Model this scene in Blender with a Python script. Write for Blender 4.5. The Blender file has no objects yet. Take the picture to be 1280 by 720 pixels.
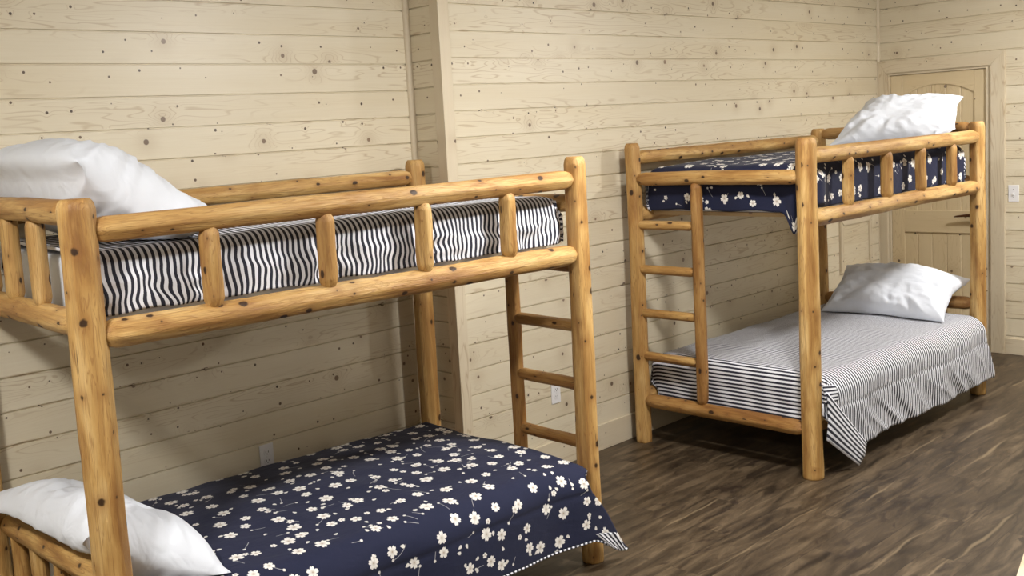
import bpy, bmesh, math, random
from mathutils import Vector, Matrix, Euler, noise as mnoise

SC = bpy.context.scene
COL = SC.collection
PI = math.pi

# ------------------------------------------------------------------ helpers
def link(o, parent=None):
    COL.objects.link(o)
    if parent is not None:
        o.parent = parent
    return o

def mesh_obj(name, verts, faces, mat, parent=None, smooth=False, uvs=None):
    me = bpy.data.meshes.new(name)
    me.from_pydata([tuple(v) for v in verts], [], faces)
    me.update()
    if smooth:
        for p in me.polygons:
            p.use_smooth = True
    if uvs is not None:
        lay = me.uv_layers.new(name='UVMap')
        for lp in me.loops:
            lay.data[lp.index].uv = uvs[lp.vertex_index]
    if mat is not None:
        me.materials.append(mat)
    return link(bpy.data.objects.new(name, me), parent)

def bm_obj(name, bm, mat, parent=None, smooth=False):
    me = bpy.data.meshes.new(name)
    bmesh.ops.recalc_face_normals(bm, faces=bm.faces)
    bm.to_mesh(me); bm.free()
    if smooth:
        for p in me.polygons:
            p.use_smooth = True
    if mat is not None:
        me.materials.append(mat)
    return link(bpy.data.objects.new(name, me), parent)

def add_box(bm, lo, hi, bev=0.0):
    lo = Vector(lo); hi = Vector(hi)
    m = Matrix.Translation((lo + hi) / 2) @ Matrix.Diagonal((*(hi - lo), 1))
    r = bmesh.ops.create_cube(bm, size=1.0, matrix=m)
    if bev > 0:
        es = list({e for v in r['verts'] for e in v.link_edges})
        bmesh.ops.bevel(bm, geom=es, offset=bev, segments=2, affect='EDGES', profile=.6)

def box(name, lo, hi, mat, parent=None, bev=0.0):
    bm = bmesh.new(); add_box(bm, lo, hi, bev)
    return bm_obj(name, bm, mat, parent)

def prism(bm, pts, axis, c0, c1):
    """polygon pts (2D) extruded along axis ('x' -> pts are (y,z); 'y' -> (x,z))."""
    def mk(p, c):
        return (c, p[0], p[1]) if axis == 'x' else ((p[0], c, p[1]) if axis == 'y' else (p[0], p[1], c))
    a = [bm.verts.new(mk(p, c0)) for p in pts]
    b = [bm.verts.new(mk(p, c1)) for p in pts]
    n = len(pts)
    bm.faces.new(a); bm.faces.new(b[::-1])
    for i in range(n):
        bm.faces.new((a[i], b[i], b[(i + 1) % n], a[(i + 1) % n]))

def empty(name, loc=(0, 0, 0), rz=0.0):
    o = bpy.data.objects.new(name, None)
    o.empty_display_size = .1
    o.location = loc; o.rotation_euler = (0, 0, rz)
    return link(o)

def tag(o, label, cat, group=None):
    o['label'] = label; o['category'] = cat
    if group:
        o['group'] = group
    return o

def struct(o):
    o['kind'] = 'structure'
    return o

def nz(x, y=0., z=0.):
    return mnoise.noise(Vector((x, y, z)))

# ------------------------------------------------------------------ node building
class NT:
    def __init__(s, name):
        s.mat = bpy.data.materials.new(name); s.mat.use_nodes = True
        s.t = s.mat.node_tree
        s.t.nodes.clear()
        s.out = s.t.nodes.new('ShaderNodeOutputMaterial')
        s.b = s.t.nodes.new('ShaderNodeBsdfPrincipled')
        s.t.links.new(s.b.outputs[0], s.out.inputs[0])
    def put(s, sock, v):
        if isinstance(v, bpy.types.NodeSocket):
            s.t.links.new(v, sock)
        elif isinstance(v, (tuple, list)):
            if sock.type == 'RGBA' and len(v) == 3:
                v = (*v, 1)
            sock.default_value = v
        else:
            sock.default_value = v
    def m(s, op, *a, clamp=False):
        n = s.t.nodes.new('ShaderNodeMath'); n.operation = op; n.use_clamp = clamp
        for i, v in enumerate(a):
            s.put(n.inputs[i], v)
        return n.outputs[0]
    def add(s, a, b): return s.m('ADD', a, b)
    def sub(s, a, b): return s.m('SUBTRACT', a, b)
    def mul(s, a, b): return s.m('MULTIPLY', a, b)
    def div(s, a, b): return s.m('DIVIDE', a, b)
    def sstep(s, v, lo, hi, a=0., b=1.):
        n = s.t.nodes.new('ShaderNodeMapRange'); n.interpolation_type = 'SMOOTHSTEP'
        s.put(n.inputs[0], v); s.put(n.inputs[1], lo); s.put(n.inputs[2], hi); s.put(n.inputs[3], a); s.put(n.inputs[4], b)
        return n.outputs[0]
    def xyz(s, x, y, z=0.):
        n = s.t.nodes.new('ShaderNodeCombineXYZ')
        for i, v in enumerate((x, y, z)):
            s.put(n.inputs[i], v)
        return n.outputs[0]
    def sep(s, v):
        n = s.t.nodes.new('ShaderNodeSeparateXYZ'); s.put(n.inputs[0], v)
        return n.outputs
    def vm(s, op, a, b=None):
        n = s.t.nodes.new('ShaderNodeVectorMath'); n.operation = op
        s.put(n.inputs[0], a)
        if b is not None:
            if op == 'SCALE': s.put(n.inputs[3], b)
            else: s.put(n.inputs[1], b)
        return n.outputs['Value'] if op in ('LENGTH', 'DISTANCE', 'DOT_PRODUCT') else n.outputs[0]
    def coord(s, which='Object'):
        return s.t.nodes.new('ShaderNodeTexCoord').outputs[which]
    def objrand(s):
        return s.t.nodes.new('ShaderNodeObjectInfo').outputs['Random']
    def noise(s, v, scale=1., detail=3., rough=.5, dist=0., dim='3D'):
        n = s.t.nodes.new('ShaderNodeTexNoise'); n.noise_dimensions = dim
        s.put(n.inputs['Vector'], v); s.put(n.inputs['Scale'], scale); s.put(n.inputs['Detail'], detail)
        s.put(n.inputs['Roughness'], rough); s.put(n.inputs['Distortion'], dist)
        return n.outputs[0]
    def vor(s, v, scale=1., rnd=1., dim='3D'):
        n = s.t.nodes.new('ShaderNodeTexVoronoi'); n.voronoi_dimensions = dim
        s.put(n.inputs['Vector'], v); s.put(n.inputs['Scale'], scale); s.put(n.inputs['Randomness'], rnd)
        return n.outputs['Distance'], n.outputs['Color'], n.outputs['Position']
    def white(s, v):
        n = s.t.nodes.new('ShaderNodeTexWhiteNoise'); n.noise_dimensions = '3D'
        s.put(n.inputs['Vector'], v)
        return n.outputs['Value'], n.outputs['Color']
    def rgb(s, c):
        n = s.t.nodes.new('ShaderNodeSeparateColor'); s.put(n.inputs[0], c)
        return n.outputs
    def ramp(s, f, stops):
        n = s.t.nodes.new('ShaderNodeValToRGB')
        cr = n.color_ramp
        while len(cr.elements) < len(stops):
            cr.elements.new(.5)
        for e, (p, c) in zip(cr.elements, stops):
            e.position = p; e.color = (*c, 1)
        s.put(n.inputs[0], f)
        return n.outputs[0]
    def mix(s, f, a, b, mode='MIX'):
        n = s.t.nodes.new('ShaderNodeMix'); n.data_type = 'RGBA'; n.blend_type = mode
        s.put(n.inputs[0], f); s.put(n.inputs[6], a); s.put(n.inputs[7], b)
        return n.outputs[2]
    def bump(s, h, strength=.3, dist=.01):
        n = s.t.nodes.new('ShaderNodeBump')
        s.put(n.inputs['Height'], h); s.put(n.inputs['Strength'], strength); s.put(n.inputs['Distance'], dist)
        s.t.links.new(n.outputs[0], s.b.inputs['Normal'])
    def done(s, color, rough=.5, spec=.5):
        s.put(s.b.inputs['Base Color'], color); s.put(s.b.inputs['Roughness'], rough)
        s.put(s.b.inputs['Specular IOR Level'], spec)
        return s.mat

def plain(name, c, rough=.5, spec=.5, metal=0.):
    n = NT(name); n.put(n.b.inputs['Metallic'], metal)
    return n.done(c, rough, spec)

PITCH = .1289
def pine_mat(name, zoff=.006, pitch=PITCH, base=(.735, .668, .520), planked=True, vertical=False, knots=1.0, seed=0., rough=.38):
    """clear-coated pine: board by board tone, cathedral grain, knots."""
    n = NT(name)
    x, y, z = n.sep(n.coord('Object'))
    along = n.add(n.add(x, y), seed)
    across = z
    if vertical:
        along, across = n.add(z, seed), n.add(x, y)
    if planked:
        idx = n.m('FLOOR', n.div(n.sub(across, zoff), pitch))
    else:
        idx = n.m('FLOOR', n.div(across, 50.))
    rv, rc = n.white(n.xyz(idx, seed, 3.7))
    r1, r2, r3 = n.rgb(rc)[:3]
    sh = n.mul(rv, 57.)
    al = n.add(along, sh)
    # knots: two sizes
    kv = n.xyz(al, across, 0.)
    d1, c1, p1 = n.vor(kv, 1 / .115, .95, '2D')
    d1 = n.mul(d1, .115); k1 = n.rgb(c1)
    rad1 = n.add(.0022, n.mul(k1[0], .0042))
    on1 = n.m('GREATER_THAN', k1[1], 1 - .55 * knots)
    m1 = n.mul(n.sstep(n.sub(d1, rad1), -.0008, .0008, 1., 0.), on1)
    d2, c2, p2 = n.vor(n.vm('ADD', kv, (7.3, 1.7, 0.)), 1 / .31, .9, '2D')
    d2 = n.mul(d2, .31); k2 = n.rgb(c2)
    on2 = n.m('GREATER_THAN', k2[1], 1 - .6 * knots)
    rad2 = n.add(.007, n.mul(k2[0], .006))
    m2 = n.mul(n.sstep(n.sub(d2, rad2), -.002, .002, 1., 0.), on2)
    halo = n.mul(on2, n.m('POWER', 2.718, n.mul(n.mul(d2, d2), -420.)))
    halo1 = n.mul(on1, n.m('POWER', 2.718, n.mul(n.mul(d1, d1), -4200.)))
    # cathedral grain
    g = n.noise(n.xyz(n.mul(al, .85), n.mul(across, 9.), n.mul(rv, 31.)), 1., 2.5, .5, .25)
    g = n.add(g, n.add(n.mul(halo, .20), n.mul(halo1, .05)))
    ln = n.m('ABSOLUTE', n.m('SINE', n.mul(g, 52.)))
    ln = n.sstep(ln, 0., .42, 1., 0.)
    amt = n.sstep(n.noise(n.xyz(n.mul(al, .7), n.mul(across, 7.), 4.2), 1., 2., .5), .38, .66)
    fine = n.noise(n.xyz(n.mul(al, 3.), n.mul(across, 160.), 1.), 1., 3., .6)
    tone = n.noise(n.xyz(n.mul(al, .45), n.mul(across, 5.), 9.), 1., 3., .55)
    b = base
    col = n.ramp(tone, [(.25, (b[0] * .93, b[1] * .90, b[2] * .84)), (.55, b), (.8, (b[0] * 1.06, b[1] * 1.07, b[2] * 1.1))])
    col = n.mix(n.mul(n.sub(r1, .15), .22), col, (b[0] * .72, b[1] * .66, b[2] * .56))
    col = n.mix(n.mul(n.mul(ln, amt), .55), col, (.40, .28, .15))
    col = n.mix(n.mul(n.sub(fine, .35), .35), col, (.5, .38, .23))
    col = n.mix(n.mul(halo, .25), col, (.36, .25, .14))
    col = n.mix(n.mul(m2, .9), col, n.mix(k2[2], (.08, .045, .028), (.22, .14, .085)))
    col = n.mix(n.mul(m1, .95), col, n.mix(k1[2], (.03, .016, .01), (.13, .075, .04)))
    n.bump(n.add(fine, n.mul(n.add(m1, m2), .6)), .08, .004)
    return n.done(col, rough, .5)

def log_mat(name, tint=(1, 1, 1), dark=0.):
    """hand-peeled honey log, grain along local Z."""
    n = NT(name)
    rnd = n.objrand()
    p = n.vm('ADD', n.coord('Object'), n.xyz(n.mul(rnd, 17.), n.mul(rnd, 29.), n.mul(rnd, 43.)))
    x, y, z = n.sep(p)
    t = tint
    big = n.noise(n.xyz(n.mul(x, 16.), n.mul(y, 16.), n.mul(z, 2.2)), 1., 5., .58, .5)
    col = n.ramp(big, [(.30, (.25 * t[0], .115 * t[1], .030 * t[2])), (.43, (.43 * t[0], .235 * t[1], .070 * t[2])),
                       (.55, (.58 * t[0], .36 * t[1], .125 * t[2])), (.72, (.74 * t[0], .52 * t[1], .235 * t[2]))])
    col = n.mix(n.mul(n.sub(rnd, .3), .35), col, (.36 * t[0], .18 * t[1], .055 * t[2]))
    g = n.noise(n.xyz(n.mul(x, 34.), n.mul(y, 34.), n.mul(z, 1.6)), 1., 3., .5, .9)
    ln = n.sstep(n.m('ABSOLUTE', n.m('SINE', n.mul(g, 30.))), 0., .5, 1., 0.)
    col = n.mix(n.mul(ln, .55), col, (.27 * t[0], .12 * t[1], .035 * t[2]))
    fine = n.noise(n.xyz(n.mul(x, 210.), n.mul(y, 210.), n.mul(z, 9.)), 1., 3., .65)
    col = n.mix(n.mul(n.sub(fine, .4), .6), col, (.22 * t[0], .10 * t[1], .03 * t[2]))
    # knots
    rx, ry, rz = n.sep(n.coord('Object'))
    ang = n.mul(n.m('ARCTAN2', ry, rx), .045)
    kp = n.xyz(n.add(ang, n.mul(rnd, 31.)), n.add(n.mul(rz, .8), n.mul(rnd, 77.)), 0.)
    d, c, q = n.vor(kp, 1 / .082, .95, '2D')
    d = n.mul(d, .082); k = n.rgb(c)
    on = n.m('GREATER_THAN', k[1], .50)
    d = n.add(d, n.mul(n.sub(n.noise(p, 90., 2.), .5), .006))
    rad = n.add(.0035, n.mul(n.mul(k[0], k[0]), .0115))
    halo = n.mul(on, n.m('POWER', 2.718, n.mul(n.mul(d, d), -2200.)))
    col = n.mix(n.mul(halo, .5), col, (.26 * t[0], .11 * t[1], .03 * t[2]))
    kn = n.mul(on, n.sstep(n.sub(d, rad), -.004, .002, 1., 0.))
    col = n.mix(n.mul(kn, .95), col, (.030, .012, .005))
    # drying checks
    ck = n.noise(n.xyz(n.mul(x, 48.), n.mul(y, 48.), n.mul(z, 2.6)), 1., 2., .5, .3)
    ck = n.sstep(ck, .73, .77)
    col = n.mix(n.mul(ck, .75), col, (.06, .027, .01))
    n.bump(n.add(n.add(fine, n.mul(ln, .4)), n.mul(ck, -1.5)), .5, .005)
    return n.done(col, .5, .4)

def floor_mat():
    n = NT('dark_plank_vinyl')
    x, y, z = n.sep(n.coord('Object'))
    W, LN = .182, 1.22
    ry = n.div(n.add(y, 20.), W)
    row = n.m('FLOOR', ry); fy = n.m('FRACT', ry)
    rv, _ = n.white(n.xyz(row, 1.3, 0.))
    cx = n.div(n.add(n.add(x, 30.), n.mul(rv, 7.)), LN)
    cidx = n.m('FLOOR', cx); fx = n.m('FRACT', cx)
    pv, pc = n.white(n.xyz(row, cidx, 5.1)); pr = n.rgb(pc)
    v = n.xyz(n.add(n.mul(x, 2.6), n.mul(pv, 40.)), n.mul(y, 15.), n.mul(pr[0], 20.))
    a = n.noise(v, 1., 6., .62, .8)
    col = n.ramp(a, [(.31, (.014, .009, .005)), (.43, (.047, .032, .018)), (.55, (.092, .064, .037)), (.70, (.172, .125, .075))])
    f = n.noise(n.xyz(n.mul(x, 9.), n.mul(y, 150.), n.mul(pr[1], 9.)), 1., 3., .6)
    col = n.mix(n.mul(n.sub(f, .35), .75), col, (.028, .018, .012))
    blot = n.noise(n.xyz(n.mul(x, 5.), n.mul(y, 13.), pr[2]), 1., 3., .5, 1.2)
    col = n.mix(n.sstep(blot, .57, .70, 0., .8), col, (.024, .014, .009))
    # pale sapwood streaks running along planks
    wob = n.mul(n.sub(n.noise(n.xyz(n.mul(x, 2.2), row, 3.), 1., 2.), .5), .55)
    pos = n.m('ABSOLUTE', n.sub(n.add(fy, wob), n.add(.2, n.mul(pr[1], .6))))
    wid = n.mul(n.sstep(n.noise(n.xyz(n.mul(x, 1.5), n.mul(row, 3.3), 8.), 1., 3.), .42, .76), .085)
    st = n.mul(n.sstep(n.sub(pos, wid), -.05, .015, 1., 0.), n.m('GREATER_THAN', pr[2], .52))
    st = n.mul(st, n.m('GREATER_THAN', wid, .012))
    col = n.mix(n.mul(st, .68), col, (.26, .195, .115))
    col = n.mix(n.mul(n.sub(pv, .25), .45), col, n.mix(.5, col, (.028, .019, .013)))
    seam = n.m('MAXIMUM', n.m('LESS_THAN', fy, .012), n.m('LESS_THAN', fx, .0016))
    col = n.mix(n.mul(seam, .7), col, (.012, .008, .006))
    n.bump(n.sub(n.mul(a, .6), seam), .12, .003)
    return n.done(col, n.add(.36, n.mul(a, .18)), .5)

def stripe_mat(name, period=.0214, dark=(.012, .013, .026), light=(.79, .805, .87), duty=.5, angle=0.):
    n = NT(name)
    u, v, _ = n.sep(n.coord('UV'))
    f = n.m('FRACT', n.div(u, period))
    tri = n.m('ABSOLUTE', n.sub(f, .5))
    s = n.sstep(tri, .25 * (2 * duty) - .015, .25 * (2 * duty) + .015)
    weave = n.noise(n.xyz(n.mul(u, 900.), n.mul(v, 900.), 0.), 1., 1.)
    col = n.mix(s, dark, light)
    col = n.mix(n.mul(n.sub(weave, .3), .25), col, (.25, .25, .3))
    wr = n.noise(n.xyz(n.mul(u, 14.), n.mul(v, 22.), 1.), 1., 4., .6, .6)
    n.bump(wr, .35, .012)
    n.put(n.b.inputs['Sheen Weight'], .08)
    return n.done(col, .85, .25)

def floral_mat():
    n = NT('navy_blossom_cotton')
    uv = n.coord('UV')
    u, v, _ = n.sep(uv)
    p = n.xyz(u, v, 0.)
    navy = (.0135, .0165, .043)
    weave = n.noise(n.vm('SCALE', p, 800.), 1., 1.)
    col = n.mix(n.mul(n.sub(weave, .3), .6), navy, (.028, .033, .075))
    def cell(size, rnd, off):
        q = n.vm('ADD', p, (off, off * .37, 0.))
        d, c, pos = n.vor(q, 1 / size, rnd, '2D')
        dv = n.vm('SUBTRACT', q, pos); k = n.rgb(c)
        dx, dy, _ = n.sep(dv)
        return dx, dy, n.vm('LENGTH', dv), k
    masks = []
    # stems with buds
    for size, off in ((.15, 3.1), (.17, 9.4)):
        dx, dy, r, k = cell(size, .8, off)
        th = n.mul(k[0], 6.283)
        ct, stn = n.m('COSINE', th), n.m('SINE', th)
        lx = n.add(n.mul(dx, ct), n.mul(dy, stn)); ly = n.sub(n.mul(dy, ct), n.mul(dx, stn))
        cv = n.mul(n.mul(lx, lx), n.mul(n.sub(k[2], .5), 12.))
        w = n.m('LESS_THAN', n.m('ABSOLUTE', n.sub(ly, cv)), .0010)
        w = n.mul(w, n.mul(n.m('GREATER_THAN', lx, 0.), n.m('LESS_THAN', lx, n.add(.03, n.mul(k[2], .04)))))
        on = n.m('GREATER_THAN', k[1], .42)
        col = n.mix(n.mul(n.mul(w, on), .85), col, (.50, .50, .50))
        bud = n.mul(n.m('LESS_THAN', r, .0055), on)
        masks.append(bud)
    # loose petals
    for size, off in ((.078, 5.7), (.105, 1.9)):
        dx, dy, r, k = cell(size, .95, off)
        th = n.mul(k[0], 6.283)
        ct, stn = n.m('COSINE', th), n.m('SINE', th)
        lx = n.add(n.mul(dx, ct), n.mul(dy, stn)); ly = n.sub(n.mul(dy, ct), n.mul(dx, stn))
        w = n.add(1., n.mul(lx, 55.))
        e = n.add(n.m('POWER', n.div(lx, .0095), 2.), n.m('POWER', n.div(ly, n.mul(.0058, w)), 2.))
        masks.append(n.mul(n.m('LESS_THAN', e, 1.), n.m('GREATER_THAN', k[1], .70)))
    wm = masks[0]
    for m_ in masks[1:]:
        wm = n.m('MAXIMUM', wm, m_)
    col = n.mix(wm, col, (.72, .70, .66))
    # five-petal blossoms, large and small
    for size, off, r0, r1, thr in ((.104, 2.3, .0185, .0095, .12), (.125, 7.9, .010, .006, .62)):
        dx, dy, r, k = cell(size, .62, off)
        th = n.add(n.m('ARCTAN2', dy, dx), n.mul(k[0], 6.283))
        lob = n.m('ABSOLUTE', n.m('COSINE', n.mul(th, 2.5)))
        notch = n.mul(n.sstep(lob, .93, 1.), .16)
        R = n.add(r0, n.mul(k[2], r1))
        edge = n.mul(R, n.sub(n.add(.42, n.mul(.66, n.m('POWER', lob, .55))), notch))
        on = n.m('GREATER_THAN', k[1], thr)
        fm = n.mul(n.m('LESS_THAN', r, edge), on)
        rel = n.div(r, R)
        pc = n.mix(n.sstep(rel, .12, .6), (.60, .55, .50), (.82, .80, .76))
        vein = n.mul(n.sstep(lob, .0, .25, 1., 0.), .35)
        pc = n.mix(vein, pc, (.45, .44, .45))
        ctr = n.m('LESS_THAN', rel, .13)
        pc = n.mix(n.mul(ctr, .8), pc, (.40, .30, .20))
        col = n.mix(fm, col, pc)
    wr = n.noise(n.xyz(n.mul(u, 9.), n.mul(v, 14.), 1.), 1., 4., .55, .5)
    n.bump(n.add(wr, n.mul(weave, .04)), .35, .012)
    n.put(n.b.inputs['Sheen Weight'], .06)
    return n.done(col, .85, .2)

def pillow_mat():
    n = NT('white_pillowcase_cotton')
    p = n.coord('Object')
    w = n.noise(n.vm('SCALE', p, 420.), 1., 1.)
    wr = n.noise(p, 9., 2., .5, 1.0)
    wr2 = n.m('ABSOLUTE', n.sub(n.noise(p, 5., 2., .5, .8), .5))
    n.bump(n.add(n.add(n.mul(wr, .6), n.mul(wr2, -.7)), n.mul(w, .02)), .6, .022)
    return n.done((.735, .772, .845), .8, .25)

M_WALL = pine_mat('pine_board_wall')
M_TRIM = pine_mat('pine_trim', planked=False, vertical=True, knots=.35, base=(.70, .62, .475), seed=11.3)
M_TRIMH = pine_mat('pine_trim_level', planked=False, vertical=False, knots=.35, base=(.70, .62, .475), seed=23.3)
M_DOOR = pine_mat('knotty_pine_door', planked=False, vertical=True, knots=.5, base=(.68, .565, .37), seed=5.9, rough=.33)
M_DOORH = pine_mat('knotty_pine_door_rail', planked=False, vertical=False, knots=.4, base=(.68, .565, .37), seed=8.2, rough=.33)
M_FLOOR = floor_mat()
M_LOG = log_mat('honey_log')
M_LOGD = log_mat('red_cedar_log', tint=(.74, .66, .60))
M_STRIPE = stripe_mat('navy_white_ticking')
M_FLORAL = floral_mat()
M_PILLOW = pillow_mat()
M_MATT = plain('white_mattress_ticking', (.74, .78, .85), .85, .2)
M_PLASTIC = plain('white_switch_plastic', (.80, .80, .82), .35, .5)
M_SLOT = plain('dark_socket_slot', (.03, .03, .03), .5)
M_BRONZE = plain('brown_bronze', (.11, .05, .025), .35, .5, .7)
M_SLAT = pine_mat('bed_deck_pine', planked=False, knots=.3, base=(.50, .36, .19), seed=41.)
M_CEIL = plain('white_ceiling_paint', (.75, .73, .69), .8, .2)

# ------------------------------------------------------------------ the room
YR = .2350           # recess depth of the left wall
XR = 2.2125          # return corner
XD = 6.76            # door wall
HC = 2.75
X0, YF = -4.2, -7.2

def plank_wall(name, p0, p1, zoff, inward, z1=HC, holes=None):
    """wall of tongue-and-groove boards from p0 to p1 (xy), V-grooves cut into the face."""
    p0 = Vector((*p0, 0)); p1 = Vector((*p1, 0)); nrm = Vector((*inward, 0))
    prof = [(0., 0.)]
    k = 1
    while zoff + k * PITCH < z1 - .02:
        zb = zoff + k * PITCH
        prof += [(zb - .0046, 0.), (zb - .0022, -.009), (zb + .0016, -.009), (zb + .0034, 0.)]
        k += 1
    prof += [(z1, 0.)]
    verts, faces = [], []
    for z, d in prof:
        verts.append(p0 + nrm * d + Vector((0, 0, z))); verts.append(p1 + nrm * d + Vector((0, 0, z)))
    for i in range(len(prof) - 1):
        faces.append((2 * i, 2 * i + 1, 2 * i + 3, 2 * i + 2))
    # back of the wall
    nb = len(verts)
    t = .11
    verts += [p0 - nrm * t, p1 - nrm * t, p1 - nrm * t + Vector((0, 0, z1)), p0 - nrm * t + Vector((0, 0, z1))]
    last = 2 * (len(prof) - 1)
    faces += [(nb, nb + 3, nb + 2, nb + 1), (0, nb, nb + 1, 1), (last, last + 1, nb + 2, nb + 3)]
    faces.append(tuple([2 * i for i in range(len(prof))] + [nb + 3, nb]))
    faces.append(tuple([2 * i + 1 for i in range(len(prof))][::-1] + [nb + 1, nb + 2]))
    me = bpy.data.meshes.new(name)
    me.from_pydata([tuple(v) for v in verts], [], faces)
    bm = bmesh.new(); bm.from_mesh(me); bmesh.ops.recalc_face_normals(bm, faces=bm.faces); bm.to_mesh(me); bm.free()
    me.materials.append(M_WALL)
    return struct(link(bpy.data.objects.new(name, me)))

struct(box('floor', (X0 - .2, YF - .2, -.1), (XD + .25, YR + .15, 0), M_FLOOR))
struct(box('ceiling', (X0 - .2, YF - .2, HC), (XD + .25, YR + .15, HC + .1), M_CEIL))
plank_wall('wall_left', (X0, YR), (XR + .1, YR), -.001, (0, -1))
plank_wall('wall_return', (XR, YR), (XR, 0.006), .006, (-1, 0))
plank_wall('wall_back', (XR + .012, 0), (XD + .1, 0), .011, (0, -1))
plank_wall('wall_front', (XD, YF), (X0, YF), .0, (0, 1))
plank_wall('wall_west', (X0, YF), (X0, YR), .0, (1, 0))

# door wall with its opening: three pieces
DY0, DY1, DZ = -.838, -.070, 2.095          # inner edges of the casing
wr = plank_wall('wall_right', (XD, 0), (XD, DY1), .006, (-1, 0))
plank_wall('wall_right', (XD, DY0), (XD, YF), .006, (-1, 0))
bm = bmesh.new()
add_box(bm, (XD, DY0, DZ), (XD + .11, DY1, HC))
zz = .006
ztop = [zz + k * PITCH for k in range(1, 30) if DZ < zz + k * PITCH < HC - .02]
bm.free()
verts, faces = [], []
prof = [(DZ, 0.)]
for zb in ztop:
    prof += [(zb - .0046, 0.), (zb - .0022, .009), (zb + .0016, .009), (zb + .0034, 0.)]
prof += [(HC, 0.), (HC, .11), (DZ, .11)]
bm = bmesh.new()
prism(bm, [(XD + d, z) for z, d in prof], 'y', DY0, DY1)
struct(bm_obj('wall_right', bm, M_WALL))

# trims
def trim(name, lo, hi, mat=M_TRIM, bev=.003):
    return struct(box(name, lo, hi, mat, None, bev))
trim('trim_1', (XR - .006, -.014, 0), (XR + .055, .0005, HC))          # outer corner board, main face
trim('trim_2', (XR - .014, -.014, 0), (XR + .0005, .050, HC))          # outer corner board, return face
def quarter(name, cx, cy, sx, sy, r):
    bm = bmesh.new()
    pts = [(cx, cy)] + [(cx + sx * r * math.cos(t), cy + sy * r * math.sin(t)) for t in [i * PI / 16 for i in range(9)]]
    prism(bm, pts, 'z', 0, HC)
    return struct(bm_obj(name, bm, M_TRIM))
quarter('trim_3', XR, YR, -1, -1, .024)
quarter('trim_4', XD, 0, -1, -1, .020)
BH = .147
trim('baseboard_left', (X0, YR - .013, 0), (XR - .014, YR + .0005, BH), M_TRIMH)
trim('baseboard_back', (XR + .055, -.013, 0), (XD - .002, .0005, BH), M_TRIMH)
trim('baseboard_right', (XD - .013, YF, 0), (XD + .0005, -.9362, BH - .03), M_TRIMH)

# door casing
CW0, CW1 = -.936, -.011
CZ = 2.190
ct = .02
def mitre(name, pts, mat):
    bm = bmesh.new(); prism(bm, pts, 'x', XD - ct, XD + .0005)
    es = [e for e in bm.edges if abs(e.verts[0].co.x - (XD - ct)) < 1e-6 and abs(e.verts[1].co.x - (XD - ct)) < 1e-6]
    bmesh.ops.bevel(bm, geom=es, offset=.003, segments=2, affect='EDGES')
    return struct(bm_obj(name, bm, mat))
mitre('trim_5', [(DY1, 0), (CW1, 0), (CW1, CZ), (DY1, DZ)], M_TRIM)
mitre('trim_6', [(CW0, 0), (DY0, 0), (DY0, DZ), (CW0, CZ)], M_TRIM)
mitre('trim_7', [(DY0, DZ), (DY1, DZ), (CW1, CZ), (CW0, CZ)], M_TRIMH)
# jambs
trim('trim_8', (XD + .0005, DY1 - .018, 0), (XD + .11, DY1 + .002, DZ + .002), M_TRIM, .001)
trim('trim_9', (XD + .0005, DY0 - .002, 0), (XD + .11, DY0 + .038, DZ + .002), M_TRIM, .001)
trim('trim_10', (XD + .0005, DY0 + .038, DZ - .018), (XD + .11, DY1 - .018, DZ + .002), M_TRIMH, .001)

# the door: stiles, arched top rail, lock rail, bottom rail and two plank panels
door = empty('door_1', (XD, (DY0 + DY1) / 2, 0)); struct(door)
def dpart(name, bm, mat):
    o = bm_obj(name, bm, mat)
    o.parent = door; o.matrix_parent_inverse = Matrix.Translation(door.location).inverted()
    return o
dl, dr = DY1 - .019, DY0 + .039
sl, sr = -.188, -.712
fx0, fx1 = XD + .018, XD + .055
def dbox(name, y0, y1, z0, z1, mat, x0=fx0, x1=fx1, bev=.004):
    bm = bmesh.new(); add_box(bm, (x0, y0, z0), (x1, y1, z1), bev); return dpart(name, bm, mat)
dbox('stile', sl, dl, .012, DZ - .02, M_DOOR)
dbox('stile', dr, sr, .012, DZ - .02, M_DOOR)
bm = bmesh.new()
pts = [(sr, DZ - .02), (sr, 1.915)]
for i in range(1, 20):
    t = i / 20
    pts.append((sr + (sl - sr) * t, 1.915 + .075 * (1 - (2 * t - 1) ** 2)))
pts += [(sl, 1.915), (sl, DZ - .02)]
prism(bm, pts, 'x', fx0, fx1)
dpart('top_rail', bm, M_DOORH)
dbox('lock_rail', sr, sl, .874, 1.043, M_DOORH)
dbox('bottom_rail', sr, sl, .012, .24, M_DOORH)
def planks(name, z0, z1, npl=5):
    bm = bmesh.new()
    w = (sl - sr + .02) / npl
    pts = []
    xf = fx0 + .011
    y = sr - .01
    poly = [(fx1 - .005, y)]
    for i in range(npl):
        poly += [(xf + .005, y + i * w), (xf, y + i * w + .006), (xf, y + (i + 1) * w - .006), (xf + .005, y + (i + 1) * w)]
    poly += [(fx1 - .005, y + npl * w)]
    prism(bm, poly, 'z', z0, z1)
    return dpart(name, bm, M_DOOR)
planks('upper_panel', 1.035, 2.0)
planks('lower_panel', .23, .885)
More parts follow.
